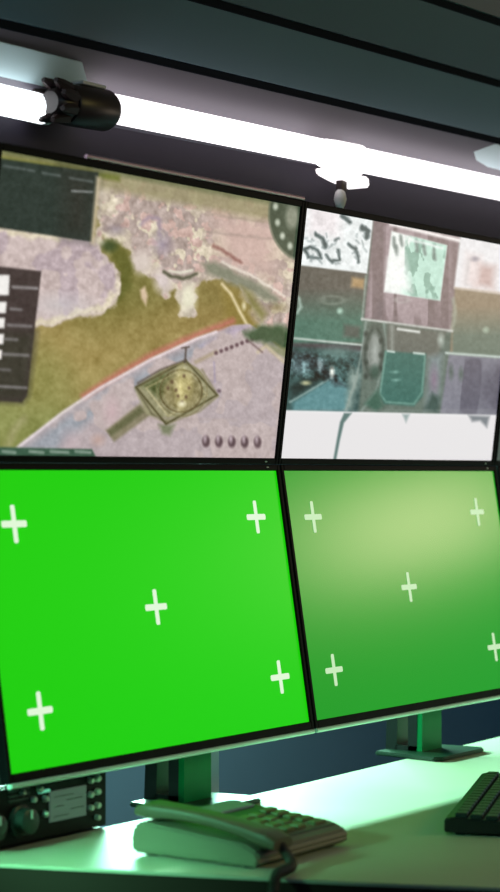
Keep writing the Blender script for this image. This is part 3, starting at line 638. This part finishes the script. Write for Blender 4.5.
# handset: curved grip with two rounded cups
bm = bmesh.new()
n = 15; prev = None
for i in range(n):
    t_ = i / (n - 1); y = .100 - t_ * .212
    arch = math.sin(math.pi * t_)
    zt = topz(y) + .021 + .004 * arch; zb = topz(y) + .001 + .008 * arch ** 1.5 * (1 if .15 < t_ < .85 else .3)
    wd = .026 - .007 * arch; cxx = -.074
    if i in (0, n - 1): zt -= .006; wd -= .004
    ring = []
    for k in range(14):
        a = 2 * math.pi * k / 14; ca, sa = math.cos(a), math.sin(a)
        px_ = abs(ca) ** .6 * (1 if ca > 0 else -1); pz_ = abs(sa) ** .6 * (1 if sa > 0 else -1)
        ring.append(bm.verts.new((cxx + px_ * wd, y, (zt + zb) / 2 + pz_ * (zt - zb) / 2)))
    if prev:
        for k in range(14): bm.faces.new((prev[k], prev[(k + 1) % 14], ring[(k + 1) % 14], ring[k]))
    else: bm.faces.new(ring)
    prev = ring
bm.faces.new(prev[::-1]); bmesh.ops.recalc_face_normals(bm, faces=bm.faces)
hs = obj('handset', bm, M['handset'], ph, True)
# coiled cord from the front end of the handset, drooping towards the desk end
bm = bmesh.new(); pts = []
ctrl = [Vector((-.074, -.110, .026)), Vector((-.082, -.128, .012)), Vector((-.100, -.140, .0085)), Vector((-.124, -.146, .0085)), Vector((-.148, -.150, .006)), Vector((-.160, -.153, -.02)), Vector((-.163, -.155, -.07)), Vector((-.15, -.157, -.14))]
def bez(t):
    m_ = (len(ctrl) - 1) * t; i = min(int(m_), len(ctrl) - 2); f = m_ - i
    P_ = [ctrl[max(i - 1, 0)], ctrl[i], ctrl[i + 1], ctrl[min(i + 2, len(ctrl) - 1)]]
    return 0.5 * ((2 * P_[1]) + (P_[2] - P_[0]) * f + (2 * P_[0] - 5 * P_[1] + 4 * P_[2] - P_[3]) * f * f + (-P_[0] + 3 * P_[1] - 3 * P_[2] + P_[3]) * f ** 3)
N_ = 900
for i in range(N_):
    t_ = i / (N_ - 1); p = bez(t_); q = bez(min(t_ + .002, 1)) - bez(max(t_ - .002, 0)); q.normalize()
    s_ = q.cross(Vector((0, 0, 1))).normalized(); u_ = s_.cross(q); a = t_ * 2 * math.pi * 55
    pts.append(p + (s_ * math.cos(a) + u_ * math.sin(a)) * .0055)
tube(bm, pts, .0016, 6); obj('coiled_cord', bm, M['cord'], ph, True)

# ------------------------------------------------------------------ keyboard
kb = thing('keyboard', 'black keyboard on the desk at the right edge', 'keyboard', (-.268, -.452, DZ), (0, 0, math.radians(22)))
KL, KD = .44, .15
bm = bmesh.new(); prism(bm, [(0, .004), (0, .022), (-.012, .025), (-KD + .01, .016), (-KD, .012), (-KD, .004)], 'x', 0, KL)
bmesh.ops.bevel(bm, geom=bm.edges[:], offset=.0015, segments=2, affect='EDGES'); obj('body', bm, M['kbd'], kb)
for x in (.02, KL - .02):
    for y in (-.02, -KD + .02): obj('rubber_foot', bx(x - .01, x + .01, y - .006, y + .006, 0, .005), M['shell'], kb)
for r_ in range(6):
    for c_ in range(16):
        y = -.022 - r_ * .0205; x = .018 + c_ * .0256; z = .0245 + (y + .012) * (.009 / .128)
        bm = bmesh.new(); box(bm, x - .0112, x + .0112, y - .0085, y + .0085, z - .002, z + .006, .0015, 1); obj('key', bm, M['kbkey'], kb)

# ------------------------------------------------------------------ housings around the warm lamp and the added fill lights (outside the picture)
def fixture(light, name, label, w_, h_, pole=None):
    lo = bpy.data.objects[light]; t = thing(name, label, 'lamp', lo.location)
    R_ = lo.rotation_euler.to_matrix().to_4x4()
    bm = bmesh.new(); g = .012
    box(bm, -w_ / 2 - g, w_ / 2 + g, -h_ / 2 - g, h_ / 2 + g, .004, .035, .004)
    for a in ((-w_ / 2 - g, -w_ / 2, -h_ / 2 - g, h_ / 2 + g), (w_ / 2, w_ / 2 + g, -h_ / 2 - g, h_ / 2 + g), (-w_ / 2, w_ / 2, -h_ / 2 - g, -h_ / 2), (-w_ / 2, w_ / 2, h_ / 2, h_ / 2 + g)):
        box(bm, *a, -.010, .004)
    bm.transform(R_); obj('housing', bm, M['shell'], t)
    back = R_ @ Vector((0, 0, .03)); z0 = -lo.location.z
    if pole == 'floor':
        bm = bmesh.new(); tube(bm, [back, (back.x, back.y, z0 + .02)], .012, 14); obj('pole', bm, M['shell'], t, True)
        bm = bmesh.new(); lathe(bm, [(.14, z0), (.14, z0 + .012), (.03, z0 + .025)], 28, 'z', (back.x, back.y, 0)); obj('base', bm, M['shell'], t, True)
    else:
        bm = bmesh.new(); tube(bm, [back, (back.x, back.y, ZC - lo.location.z)], .012, 14); obj('hanger', bm, M['shell'], t, True)
fixture('warm_light', 'unseen_pole_light', 'warm rectangular floor lamp on a pole at the right side of the room', .55, .26, 'floor')
fixture('side_fill', 'unseen_pole_light', 'small mint fill light added on a pole left of the desk, out of view', .10, .06, 'floor')
fixture('aisle_fill', 'unseen_fill_panel', 'cool rectangular fill light added out of view over the aisle in front of the monitors', 2.4, .9)
fixture('front_fill', 'unseen_fill_panel', 'warm square fill light added out of view far in front of the desk', .8, .8)
